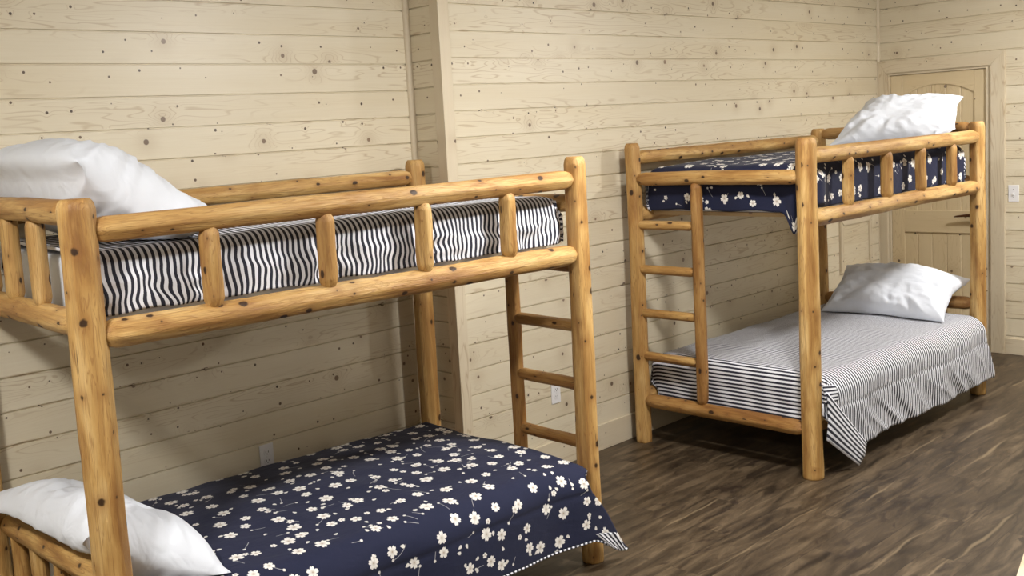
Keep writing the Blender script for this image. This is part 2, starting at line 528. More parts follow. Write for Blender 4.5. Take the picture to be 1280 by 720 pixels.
# lever handle on the opening side
bm = bmesh.new()
bmesh.ops.create_cone(bm, cap_ends=True, segments=24, radius1=.032, radius2=.030, depth=.012,
                      matrix=Matrix.Translation((fx0 - .006, -.752, 1.005)) @ Matrix.Rotation(PI / 2, 4, 'Y'))
bmesh.ops.create_cone(bm, cap_ends=True, segments=16, radius1=.010, radius2=.010, depth=.05,
                      matrix=Matrix.Translation((fx0 - .03, -.752, 1.005)) @ Matrix.Rotation(PI / 2, 4, 'Y'))
lv = [(-.765, 1.012, .016), (-.72, 1.016, .013), (-.66, 1.012, .010), (-.605, 1.006, .007), (-.585, 1.003, .004)]
ring = []
for y, z, h in lv:
    ring.append([bm.verts.new((fx0 - .052 + .009 * math.cos(a), y, z + h * math.sin(a))) for a in [i * PI / 5 for i in range(10)]])
for a, b in zip(ring, ring[1:]):
    for i in range(10):
        bm.faces.new((a[i], a[(i + 1) % 10], b[(i + 1) % 10], b[i]))
bm.faces.new(ring[0][::-1]); bm.faces.new(ring[-1])
hd = dpart('lever_handle', bm, M_BRONZE); hd['label'] = 'dark bronze lever handle'

# ------------------------------------------------------------------ wall fittings
def outlet(name, x, y, z, label):
    t = empty(name, (x, y, z)); tag(t, label, 'outlet')
    bm = bmesh.new(); add_box(bm, (-.0355, -.006, -.0575), (.0355, 0, .0575), .0025)
    bm_obj('cover_plate', bm, M_PLASTIC, t)
    for s in (-1, 1):
        bm = bmesh.new()
        pts = []
        for i in range(24):
            a = i * PI / 12
            pts.append((.0165 * math.cos(a) * (1 if abs(math.cos(a)) < .9 else .96), s * .0195 + max(-.0125, min(.0125, .0165 * math.sin(a)))))
        prism(bm, pts, 'y', -.0085, -.003)
        r = bm_obj('receptacle', bm, M_PLASTIC, t)
        bm = bmesh.new()
        for dx in (-.0065, .0065):
            add_box(bm, (dx - .0012, -.0092, s * .0195 - .001), (dx + .0012, -.0080, s * .0195 + .007))
        bmesh.ops.create_uvsphere(bm, u_segments=8, v_segments=6, radius=.0026, matrix=Matrix.Translation((0, -.0080, s * .0195 - .007)))
        bm_obj('slots', bm, M_SLOT, r)
    bm = bmesh.new()
    bmesh.ops.create_uvsphere(bm, u_segments=10, v_segments=6, radius=.003, matrix=Matrix.Translation((0, -.006, 0)))
    bm_obj('screw', bm, M_PLASTIC, t)
    return t
outlet('wall_outlet', 1.217, YR, .447, 'white duplex outlet just above the navy floral quilt')
outlet('wall_outlet', 2.90, 0, .409, 'white duplex outlet seen through the ladder of the nearer bunk bed')
sw = empty('light_switch', (XD, -.992, 1.175)); tag(sw, 'white toggle light switch right of the pine door', 'switch')
bm = bmesh.new(); add_box(bm, (-.006, -.036, -.060), (0, .036, .060), .0025); bm_obj('cover_plate', bm, M_PLASTIC, sw)
bm = bmesh.new(); add_box(bm, (-.017, -.005, -.012), (-.004, .005, .004), .0015); o = bm_obj('toggle', bm, M_PLASTIC, sw)
for s in (-.03, .03):
    bm = bmesh.new()
    bmesh.ops.create_uvsphere(bm, u_segments=10, v_segments=6, radius=.003, matrix=Matrix.Translation((-.006, 0, s)))
    bm_obj('screw', bm, M_SLOT, sw)

# framed access hatch on the back wall by the door corner
ap = empty('access_hatch', (6.345, 0, .826)); tag(ap, 'pine-framed access hatch low on the wall left of the door', 'hatch')
hw, hh, fw = .252, .202, .048
def hpoly(pts, mat, name):
    bm = bmesh.new(); prism(bm, pts, 'y', -.018, 0)
    es = [e for e in bm.edges if e.verts[0].co.y < -.017 and e.verts[1].co.y < -.017]
    bmesh.ops.bevel(bm, geom=es, offset=.004, segments=2, affect='EDGES')
    return bm_obj(name, bm, mat, ap)
for sgn in (-1, 1):
    hpoly([(sgn * hw, -hh), (sgn * hw, hh), (sgn * (hw - fw), hh - fw), (sgn * (hw - fw), -hh + fw)], M_TRIM, 'frame_side')
    hpoly([(-hw, sgn * hh), (hw, sgn * hh), (hw - fw, sgn * (hh - fw)), (-hw + fw, sgn * (hh - fw))], M_TRIMH, 'frame_rail')
bm = bmesh.new()
zs = [-hh + fw, -.065, .064, hh - fw]
for a, b in zip(zs, zs[1:]):
    add_box(bm, (-hw + fw - .002, -.006, a), (hw - fw + .002, 0, b), .002)
bm_obj('board_panel', bm, pine_mat('hatch_boards', planked=False, knots=.6, seed=77.), ap)

# ------------------------------------------------------------------ logs
RNG = random.Random(4)
CAPS = {}
def log(name, A, B, r, parent, mat=M_LOG, r1=None, tip0=(.0, 1.), tip1=(.0, 1.), seed=None, facets=None, bend=0.):
    """peeled log from A to B (parent space); tip=(length, end radius ratio)."""
    A = Vector(A); B = Vector(B); Ln = (B - A).length
    r1 = r if r1 is None else r1
    sd = RNG.uniform(0, 100) if seed is None else seed
    nf = facets or RNG.choice((6, 7, 8))
    ph = RNG.uniform(0, PI)
    ns = 28
    zs = []
    nring = max(6, int(Ln / .03))
    for i in range(nring + 1):
        zs.append(Ln * i / nring)
    for tl, tr in ((tip0, 0), (tip1, 1)):
        L0 = tl[0]
        for f in (.004, .012, .25 * L0, .5 * L0, .8 * L0, L0, L0 + .012):
            zs.append(f if tr == 0 else Ln - f)
    zs = sorted(set(round(min(max(z, 0), Ln), 4) for z in zs))
    verts, faces = [], []
    for z in zs:
        t = z / Ln
        rr = r + (r1 - r) * t
        k = 1.
        for tl, d in ((tip0, z), (tip1, Ln - z)):
            if tl[0] > 0 and d < tl[0]:
                s = d / tl[0]
                k *= tl[1] + (1 - tl[1]) * (1 - (1 - s) ** 1.7)
            if d < .012:
                k *= 1 - .10 * (1 - d / .012) ** 2
        ox = bend * math.sin(PI * t) + .10 * r * nz(sd, t * 2.3, 1.) ; oy = .10 * r * nz(sd, t * 2.3, 7.)
        for j in range(ns):
            a = 2 * PI * j / ns
            am = (a + ph + .35 * nz(sd + 3, z * 2.)) % (2 * PI / nf) - PI / nf
            fac = math.cos(PI / nf) / math.cos(am)
            q = rr * k * (1 + .85 * (fac - 1))
            q *= 1 + .035 * nz(math.cos(a) * 1.3 + sd, math.sin(a) * 1.3, z * 5.) + .02 * nz(math.cos(a) * 3 + sd, math.sin(a) * 3, z * 16.)
            verts.append((q * math.cos(a) + ox, q * math.sin(a) + oy, z))
    for i in range(len(zs) - 1):
        for j in range(ns):
            faces.append((i * ns + j, i * ns + (j + 1) % ns, (i + 1) * ns + (j + 1) % ns, (i + 1) * ns + j))
    c0 = len(verts); verts.append((verts[0][0] * 0 + sum(v[0] for v in verts[:ns]) / ns, sum(v[1] for v in verts[:ns]) / ns, 0))
    top = (len(zs) - 1) * ns
    c1 = len(verts); verts.append((sum(v[0] for v in verts[top:top + ns]) / ns, sum(v[1] for v in verts[top:top + ns]) / ns, Ln))
    nside = len(faces)
    for j in range(ns):
        faces.append((c0, (j + 1) % ns, j)); faces.append((c1, top + j, top + (j + 1) % ns))
    o = mesh_obj(name, verts, faces, mat, parent, smooth=True)
    for i in range(nside, len(faces)):
        o.data.polygons[i].use_smooth = False
    CAPS.setdefault(parent.name, []).append((A, B, max(r, r1)))
    o.location = A
    o.rotation_mode = 'QUATERNION'
    o.rotation_quaternion = Vector((0, 0, 1)).rotation_difference((B - A).normalized())
    return o

L, W, H = 2.04, 1.07, 1.72
ZG, ZS = 1.626, 1.318          # guard rail, support rail

def bunk_bed(loc, rz, label, flip, dh, w_head=W):
    """local u along the bed, v from aisle side (0) to wall side; flip: foot (ladder) at u=0 with ladder by the wall."""
    t = empty('bunk_bed', (*loc, 0), rz)
    tag(t, label, 'bunk bed', 'log bunk beds')
    foot, head = (0., L) if flip else (L, 0.)
    sg = 1 if flip else -1                         # from foot towards head
    wv = {foot: W, head: w_head}
    for key, (u, v, r, dz) in dh.items():
        log('post', (u, v, 0), (u, v, H + dz), r * 1.02, t, r1=r * .97, tip1=(.035, .80))
    ew = .034
    tp = (.055, .55)
    e = .028
    log('guard_rail', (e, 0, ZG), (L - e, 0, ZG), .0425, t, tip0=tp, tip1=tp)
    log('guard_rail', (e, wv[0.], ZG + .015), (L - e, wv[L], ZG + .015), .040, t, tip0=tp, tip1=tp)
    log('side_rail', (e, 0, ZS), (L - e, 0, ZS), .0455, t, tip0=tp, tip1=tp)
    log('side_rail', (e, wv[0.], ZS), (L - e, wv[L], ZS), .045, t, tip0=tp, tip1=tp)
    log('side_rail', (e, 0, .27), (L - e, 0, .27), .044, t, tip0=tp, tip1=tp)
    log('side_rail', (e, wv[0.], .27), (L - e, wv[L], .27), .044, t, tip0=tp, tip1=tp)
    us = (.400, .823, 1.238, 1.651)
    for u in us:
        log('spindle', (u - .002, -.006, ZS + .028), (u + .002, -.006, ZG - .022), .0335, t, tip0=(.035, .55), tip1=(.03, .6))
    # foot end
    log('end_rail', (foot, e, 1.525), (foot, W - e, 1.525), .039, t, tip0=tp, tip1=tp)
    log('end_rail', (foot, e, .252), (foot, W - e, .252), .041, t, mat=M_LOGD, tip0=tp, tip1=tp)
    vl = W - .42 if flip else .42
    lo_v, hi_v = (vl, W) if flip else (0., vl)
    lm = M_LOGD
    log('ladder_rail', (foot - .004 * sg, vl, .285), (foot - .004 * sg, vl, 1.500), .034, t, mat=lm, tip0=(.03, .6), tip1=(.03, .6))
    for z in (.512, .762, 1.012, 1.265):
        log('rung', (foot, lo_v + .022, z), (foot, hi_v - .022, z), .0265, t, mat=M_LOG if flip else M_LOGD, tip0=(.03, .6), tip1=(.03, .6))
    # head end
    wh = w_head
    hm = M_LOG if not flip else M_LOGD
    log('head_rail', (head, e, 1.682), (head, wh - e, 1.682), .040, t, mat=hm, tip0=tp, tip1=tp)
    log('head_rail', (head, e, 1.352), (head, wh - e, 1.352), .042, t, mat=hm, tip0=tp, tip1=tp)
    for v in (.350, .605, .850):
        vv = v if not flip else wh - v
        log('spindle', (head, vv, 1.38), (head, vv, 1.660), .031, t, mat=hm, tip0=(.03, .6), tip1=(.03, .6))
    log('head_rail', (head, e, .580), (head, wh - e, .545 if flip else .515), .043, t, mat=hm, tip0=tp, tip1=tp)
    log('head_rail', (head, e, .262), (head, wh - e, .262), .042, t, mat=hm, tip0=tp, tip1=tp)
    for v in (.225, .450, .680, .890):
        log('spindle', (head, v, .29), (head, v, .545), .030, t, mat=hm, tip0=(.03, .6), tip1=(.03, .6))
    # plank decks carrying the mattresses
    for zd in (1.322, .262):
        bm = bmesh.new()
        n = 9
        for i in range(n):
            c = .16 + (L - .32) * i / (n - 1)
            vb = min(wv[0.], wv[L])
            add_box(bm, (c - .045, .030, zd - .010), (c + .045, vb - .030, zd + .012), .002)
        bm_obj('slat_deck', bm, M_SLAT, t)
    return t

B1L, B1R = (0., -.8526), -.05267
B2L, B2R = (3.512, -1.175), -.01373
WH1 = W - .045
bed1 = bunk_bed(B1L, B1R, 'nearer honey-log bunk bed, left in the photo, striped quilt on its top bunk', False, {
    'FL': (0, 0, .0565, .0), 'FR': (L, 0, .0515, -.003), 'BR': (L, W, .0505, .003), 'BL': (-.045, WH1, .050, 0)}, WH1)
bed2 = bunk_bed(B2L, B2R, 'farther log bunk bed near the door, navy floral quilt on its top bunk', True, {
    'FL': (0, 0, .0535, -.002), 'FR': (L, 0, .0515, 0), 'BR': (L, W, .0515, 0), 'BL': (0, W, .0495, .004)})

# ------------------------------------------------------------------ bedding
def mattress(name, bed, u0, u1, v0, v1, z0, z1, label):
    bm = bmesh.new()
    add_box(bm, (u0, v0, z0), (u1, v1, z1))
    bmesh.ops.bevel(bm, geom=list(bm.edges), offset=.028, segments=4, affect='EDGES', profile=.5)
    t = bm_obj(name, bm, M_MATT, None, smooth=True)
    t.location = bed.location; t.rotation_euler = bed.rotation_euler
    tag(t, label, 'mattress', 'white mattresses')
    return t
MU0, MU1, MV0, MV1 = .075, 1.955, .082, .93
mattress('mattress', bed1, .075, 1.955, .078, .94, 1.336, 1.530, 'white mattress under the striped quilt on the nearer top bunk')
mattress('mattress', bed1, .085, 1.945, .075, .94, .276, .405, 'white mattress under the floral quilt on the nearer bottom bunk')
mattress('mattress', bed2, .085, 1.965, .078, 1.00, 1.336, 1.530, 'white mattress under the floral quilt on the farther top bunk')
mattress('mattress', bed2, .095, 1.955, .075, 1.00, .276, .440, 'white mattress under the striped quilt on the farther bottom bunk')

def fold(e, R):
    if e <= 0: return e, 0.
    if e < R * PI / 2: return R * math.sin(e / R), R * (1 - math.cos(e / R))
    return R, R + e - R * PI / 2

def smooth01(x):
    x = min(1., max(0., x)); return x * x * (3 - 2 * x)

def quilt(name, bed, mat, P, label, group=None):
    """draped quilt; cloth coordinates in metres become its UVs."""
    na, nb = P.get('na', 170), P.get('nb', 130)
    R, Rb = P['R'], P.get('Rb', P['R'])
    b_lo = P['b0'] + Rb - Rb * PI / 2 - (P['front'] - Rb)     # flat cloth coordinate of the front hem
    b_hi = P['b1'] - P['R'] + P['R'] * PI / 2 + (P['back'] - P['R'])
    A0, A1 = P['a0'], P['a1']
    sd = P['seed']
    base = []
    uvs = []
    for j in range(nb + 1):
        bc = b_lo + (b_hi - b_lo) * j / nb
        eb0 = P['b0'] + Rb - bc
        h0, d0 = fold(eb0, Rb)
        h1, d1 = fold(bc - (P['b1'] - P['R']), P['R'])
        if eb0 > 0: pb, db = P['b0'] + Rb - h0, d0
        elif bc > P['b1'] - P['R']: pb, db = P['b1'] - P['R'] + h1, d1
        else: pb, db = bc, 0.
        c0, c1, w0, w1 = P['lims'](bc, eb0, db)
        for i in range(na + 1):
            ac = c0 + (c1 - c0) * i / na
            ea0 = A0 + R - ac; ea1 = ac - (A1 - R)
            pa, da = ac, 0.
            if ea0 > 0:
                h, d_ = fold(ea0, R); pa = ac * (1 - w0) + (A0 + R - h) * w0; da = d_ * w0
            elif ea1 > 0:
                h, d_ = fold(ea1, R); pa = ac * (1 - w1) + (A1 - R + h) * w1; da = d_ * w1
            dd = max(da, db) + P.get('cor', .12) * min(da, db)
            z = P['zt'] + P.get('crown', .02) * math.sin(PI * min(1, max(0, (ac - A0) / (A1 - A0)))) * math.sin(PI * min(1, max(0, (bc - P['b0']) / (P['b1'] - P['b0'])))) - dd
            if 'zmin' in P: z = max(z, P['zmin'] + .004 * nz(ac * 9, bc * 9, sd))
            base.append((Vector((pa, pb, z)), ac, bc, da, db, eb0))
            uvs.append((ac + .0, bc))
    N = na + 1
    verts = []
    for j in range(nb + 1):
        for i in range(N):
            p, ac, bc, da, db, eb0 = base[j * N + i]
            tu = base[j * N + min(i + 1, na)][0] - base[j * N + max(i - 1, 0)][0]
            tv = base[min(j + 1, nb) * N + i][0] - base[max(j - 1, 0) * N + i][0]
            nn = tu.cross(tv)
            nn = nn.normalized() if nn.length > 1e-9 else Vector((0, 0, 1))
            verts.append(p + P['disp'](ac, bc, da, db, eb0, nn))
    verts = [P['post'](v) for v in verts] if 'post' in P else verts
    for _ in range(2):
        verts = [push_caps(v, bed, P.get('gap', .012)) for v in verts]
    if 'vmax' in P:
        for k, bb in enumerate(base):
            if bb[5] > .16: verts[k].y = min(verts[k].y, P['vmax'])
    faces = []
    for j in range(nb):
        for i in range(na):
            faces.append((j * N + i, j * N + i + 1, (j + 1) * N + i + 1, (j + 1) * N + i))
    o = mesh_obj(name, verts, faces, mat, None, smooth=True, uvs=uvs)
    o.location = bed.location; o.rotation_euler = bed.rotation_euler
    if 'reverse' in P: o.data.materials.append(P['reverse'])
    md = o.modifiers.new('thickness', 'SOLIDIFY'); md.thickness = P.get('thick', .010); md.offset = -1
    if 'reverse' in P: md.material_offset = 1; md.material_offset_rim = 1
    tag(o, label, 'quilt', group)
    return o

def push_caps(v, bed, gap=.012, skip=None):
    for A, B, r in CAPS[bed.name]:
        ab = B - A; t = max(0., min(1., (v - A).dot(ab) / ab.length_squared))
        c = A + ab * t
        d = v - c; q = d.length; rr = r * 1.14 + gap
        if q < rr and q > 1e-6:
            v = c + d * (rr / q)
    return v

def ridged(x, y, s):
    return 1 - abs(nz(x, y, s)) * 2.2

# --- top bunk, nearer bed: stripes
def disp_u1(a, b, da, db, eb, n):
    side = smooth01(max(da, db) / .06)
    top = 1 - side
    d = n * (.010 * nz(a * 3, b * 3, 1.) * top + .004 * nz(a * 10, b * 10, 2.) * top)
    low = smooth01((db - .03) / .10)
    wr = (ridged(a * 4.5 + db * 7, db * 12 - a * 3.0, 5.) * .013 + ridged(a * 8 - db * 6, db * 10, 6.) * .006) * low + nz(a * 13, db * 16, 3.) * .006 * side
    md = .5 + 1.3 * abs(nz(a * 1.9, 0, 14.))
    sh = (.034 * nz(a * 5.2 + 4, db * 9 + a * 4., 8.) + .016 * nz(a * 11, db * 22 - a * 6, 9.)) * low * md + .004 * nz(a * 5, db * 20, 2.) * side
    return d + n * (wr - .004) + Vector((sh, 0, .006 * nz(a * 7, 0, 4.) * low))
def clamp_front(vmin):
    def f(v):
        if v.y < vmin and v.z > 1.2: v.y = vmin + (v.y - vmin) * .2
        return v
    return f
qu1 = quilt('quilt', bed1, M_STRIPE, dict(R=.055, a0=.058, a1=2.012, b0=.058, b1=.965, front=.198, back=.17, zt=1.562, seed=1., cor=.02,
      lims=lambda bc, eb, db: (.066, 2.012 - .055 + .055 * PI / 2 + .13, 0., 1.), disp=disp_u1, crown=.022, post=clamp_front(.050), na=230, nb=150),
      'navy and white striped quilt on the top bunk of the nearer bed', 'reversible quilts')

# --- top bunk, farther bed: floral, puffier
def disp_u2(a, b, da, db, eb, n):
    side = smooth01(max(da, db) / .06)
    d = n * (.012 * nz(a * 3, b * 3, 11.) + .005 * nz(a * 9, b * 9, 12.)) * (1 - side)
    puff = n * (.016 * nz(a * 5, b * 5 + db * 5, 13.) * side)
    droop = 0.
    if a < .5 and da > 0:
        droop = -.115 * math.exp(-((b - .115) / .038) ** 2) * smooth01(da / .16)
    if eb > 0:
        puff += Vector((0, -.038, -.010)) * math.exp(-((a - .20) / .075) ** 2) * smooth01(db / .06) * smooth01((.26 - db) / .06)
    return d + puff + Vector((0, 0, droop + .008 * nz(a * 9, b * 9, 17.) * side))
def post_u2(v):
    r = math.hypot(v.x, v.y)
    if r < .062 and r > 1e-6:
        s = .062 / r; v.x *= s; v.y *= s
    vm = .050 - .060 * math.exp(-((v.x - .20) / .08) ** 2)
    if v.y < vm: v.y = vm + (v.y - vm) * .2
    if v.x < .056: v.x = .056 + (v.x - .056) * .15
    return v
qu2 = quilt('quilt', bed2, M_FLORAL, dict(R=.070, a0=.062, a1=1.985, b0=.058, b1=1.03, front=.235, back=.19, zt=1.588, seed=2., cor=.05, reverse=M_STRIPE,
      lims=lambda bc, eb, db: (.062 + .07 - .07 * PI / 2 - .172, 1.985 - .07 + .07 * PI / 2 + .12, 1., 1.), disp=disp_u2, crown=.020, post=post_u2),
      'navy quilt with white blossoms on the top bunk of the farther bed', 'reversible quilts')

# --- bottom bunk, nearer bed: floral, hanging over the aisle side
FR1 = .10
def lims_l1(bc, eb, db):
    # notch round the aisle-side foot post, then a wider skirt in front of it
    top_end = 1.985 - .06 + .06 * PI / 2 + .05
    notch = 1.935
    wfold = smooth01((.115 - eb) / .05) if eb > 0 else 1.
    if eb < .02: end = top_end
    elif eb < .11: end = top_end + (notch - top_end) * smooth01((eb - .02) / .09)
    else:
        end = notch + .25 * smooth01((eb - .13) / .34) ** .9
    return .105, end, 0., wfold
def disp_l1(a, b, da, db, eb, n):
    side = smooth01(db / .10) if eb > 0 else 0.
    d = n * (.012 * nz(a * 2.4, b * 2.4, 21.) + .005 * nz(a * 7, b * 7, 22.)) * (1 - .6 * side)
    out = .024 * (nz(a * 3.2, db * 1.5, 23.)) * side + .030 * side * smooth01((a - 1.70) / .35)
    tip = -.09 * smooth01((a - 1.93) / .20) * smooth01((db - .1) / .2) if eb > 0 else 0.
    if eb > 0: d += n * (-.004 * math.exp(-((db - .115) / .011) ** 2))
    return d + Vector((0, -max(out, -.012), .012 * nz(a * 2.5, 0, 25.) * side + tip))
def post_l1(v):
    for (px, py, r) in ((L, 0, .060), (0, 0, .066)):
        dx, dy = v.x - px, v.y - py
        q = math.hypot(dx, dy)
        if q < r and v.y < .03:
            v.y = py - math.sqrt(max(0, r * r - dx * dx))
    return v
q1 = quilt('quilt', bed1, M_FLORAL, dict(R=.06, Rb=FR1, a0=.0, a1=1.985, b0=-.082, b1=1.025, front=.318, back=.09, zt=.462, seed=3., cor=.3, vmax=-.068, reverse=M_STRIPE,
      lims=lims_l1, disp=disp_l1, crown=.030, post=post_l1, na=200, nb=150),
      'navy quilt with white blossoms over the bottom bunk of the nearer bed', 'reversible quilts')

# --- bottom bunk, farther bed: stripes
def lims_l2(bc, eb, db):
    st_top = .075 + .06 - .06 * PI / 2 - .222
    notch = .105
    w = smooth01((.115 - eb) / .05) if eb > 0 else 1.
    short = .072 + .06 - .06 * PI / 2 - .095
    if eb < .03: st = st_top + (short - st_top) * smooth01((eb + .075) / .03)
    elif eb < .11: st = short + (notch - short) * smooth01((eb - .03) / .08)
    else: st = notch - .125 * smooth01((eb - .11) / .07) + .335 * smooth01((eb - .22) / .28)
    hd = 1.965
    if eb > .10: hd = 1.955 + .13 * smooth01((eb - .12) / .36)
    elif eb > 0: hd = 1.965 - .01 * eb / .1
    return st, hd, w, 0.
def disp_l2(a, b, da, db, eb, n):
    side = smooth01(db / .10) if eb > 0 else 0.
    d = n * (.012 * nz(a * 2.4, b * 2.4, 31.) + .005 * nz(a * 8, b * 8, 32.)) * (1 - .6 * side)
    out = .022 * nz(a * 3.6, db * 2, 33.) * side + .012 * ridged(a * 6 - db * 7, db * 2.5, 36.) * smooth01((db - .12) / .2) * (1 if eb > 0 else 0)
    if eb > 0: d += n * (-.004 * math.exp(-((db - .165) / .011) ** 2))
    d += n * (.006 * ridged(b * 5, da * 14, 34.) * smooth01(da / .08))
    sh = .020 * nz(a * 4, db * 6, 38.) * side
    return d + Vector((sh, -max(out, -.012), .012 * nz(a * 2.5, 0, 35.) * side))
def post_l2(v):
    for (px, py, r) in ((L, 0, .058), (0, 0, .060)):
        dx, dy = v.x - px, v.y - py
        q = math.hypot(dx, dy)
        if q < r and v.y < .03:
            v.y = py - math.sqrt(max(0, r * r - dx * dx))
    return v
q2 = quilt('quilt', bed2, M_STRIPE, dict(R=.06, Rb=.11, a0=.072, a1=2.1, b0=-.082, b1=1.05, front=.40, back=.09, zt=.512, seed=4., cor=.3, vmax=-.068,
      lims=lims_l2, disp=disp_l2, crown=.022, post=post_l2, na=220, nb=150),
      'navy and white striped quilt over the bottom bunk of the farther bed', 'reversible quilts')

# turned corners of the two hanging quilts (the reverse side shows)
def flap(name, parent, corners, mat, n=14, bulge=.012, uvdir=(1, 0), size=(.2, .2)):
    p00, p10, p11, p01 = [Vector(c) for c in corners]
    nr = (p10 - p00).cross(p01 - p00).normalized()
    verts, uvs, faces = [], [], []
    for j in range(n + 1):
        for i in range(n + 1):
            s, t = i / n, j / n
            p = (p00 * (1 - s) + p10 * s) * (1 - t) + (p01 * (1 - s) + p11 * s) * t
            p = p + nr * bulge * (math.sin(PI * s) * .8 + .4 * nz(s * 3, t * 3, 3.))
            verts.append(p)
            w = (p - p00)
            uvs.append((s * size[0], t * size[1]))
    for j in range(n):
        for i in range(n):
            faces.append((j * (n + 1) + i, j * (n + 1) + i + 1, (j + 1) * (n + 1) + i + 1, (j + 1) * (n + 1) + i))
    o = mesh_obj(name, verts, faces, mat, parent, smooth=True, uvs=uvs)
    md = o.modifiers.new('thickness', 'SOLIDIFY'); md.thickness = .006; md.offset = 0
    return o
f2 = flap('turned_corner', q2, [(-.015, -.092, .462), (-.015, -.088, .215), (.235, -.125, .028), (.325, -.122, .125)], M_STRIPE, uvdir=(1, 0), size=(.155, .3))
f3 = flap('corner_tuck', q2, [(-.018, -.072, .492), (-.018, -.084, .40), (.080, -.101, .400), (.078, -.086, .476)], M_STRIPE, bulge=.006, size=(.10, .08))
f1 = flap('turned_corner', q1, [(1.925, -.135, .185), (2.035, -.140, .160), (2.095, -.145, .066), (2.02, -.142, .096)], M_STRIPE, bulge=.006, size=(.085, .12))
f1['label'] = 'striped reverse of the quilt corner'

# striped edge along the nearer quilt's hem
def hem_binding(q, mat, r=.0042):
    N = 201
    pts = [q.data.vertices[i].co.copy() for i in range(N)]
    verts, faces, uvs = [], [], []
    acc = 0.
    for k, p in enumerate(pts):
        t = (pts[min(k + 1, N - 1)] - pts[max(k - 1, 0)]).normalized()
        a = t.cross(Vector((0, 1, 0))).normalized(); b = t.cross(a)
        if k: acc += (p - pts[k - 1]).length
        for m_ in range(8):
            an = m_ * PI / 4
            verts.append(p + a * r * math.cos(an) + b * r * math.sin(an) + Vector((0, 0, -.002)))
            uvs.append((acc, m_ * .002))
    for k in range(N - 1):
        for m_ in range(8):
            faces.append((k * 8 + m_, k * 8 + (m_ + 1) % 8, (k + 1) * 8 + (m_ + 1) % 8, (k + 1) * 8 + m_))
    return mesh_obj('hem_binding', verts, faces, mat, q, smooth=True, uvs=uvs)
hem_binding(q1, M_STRIPE)['label'] = 'striped hem edge'

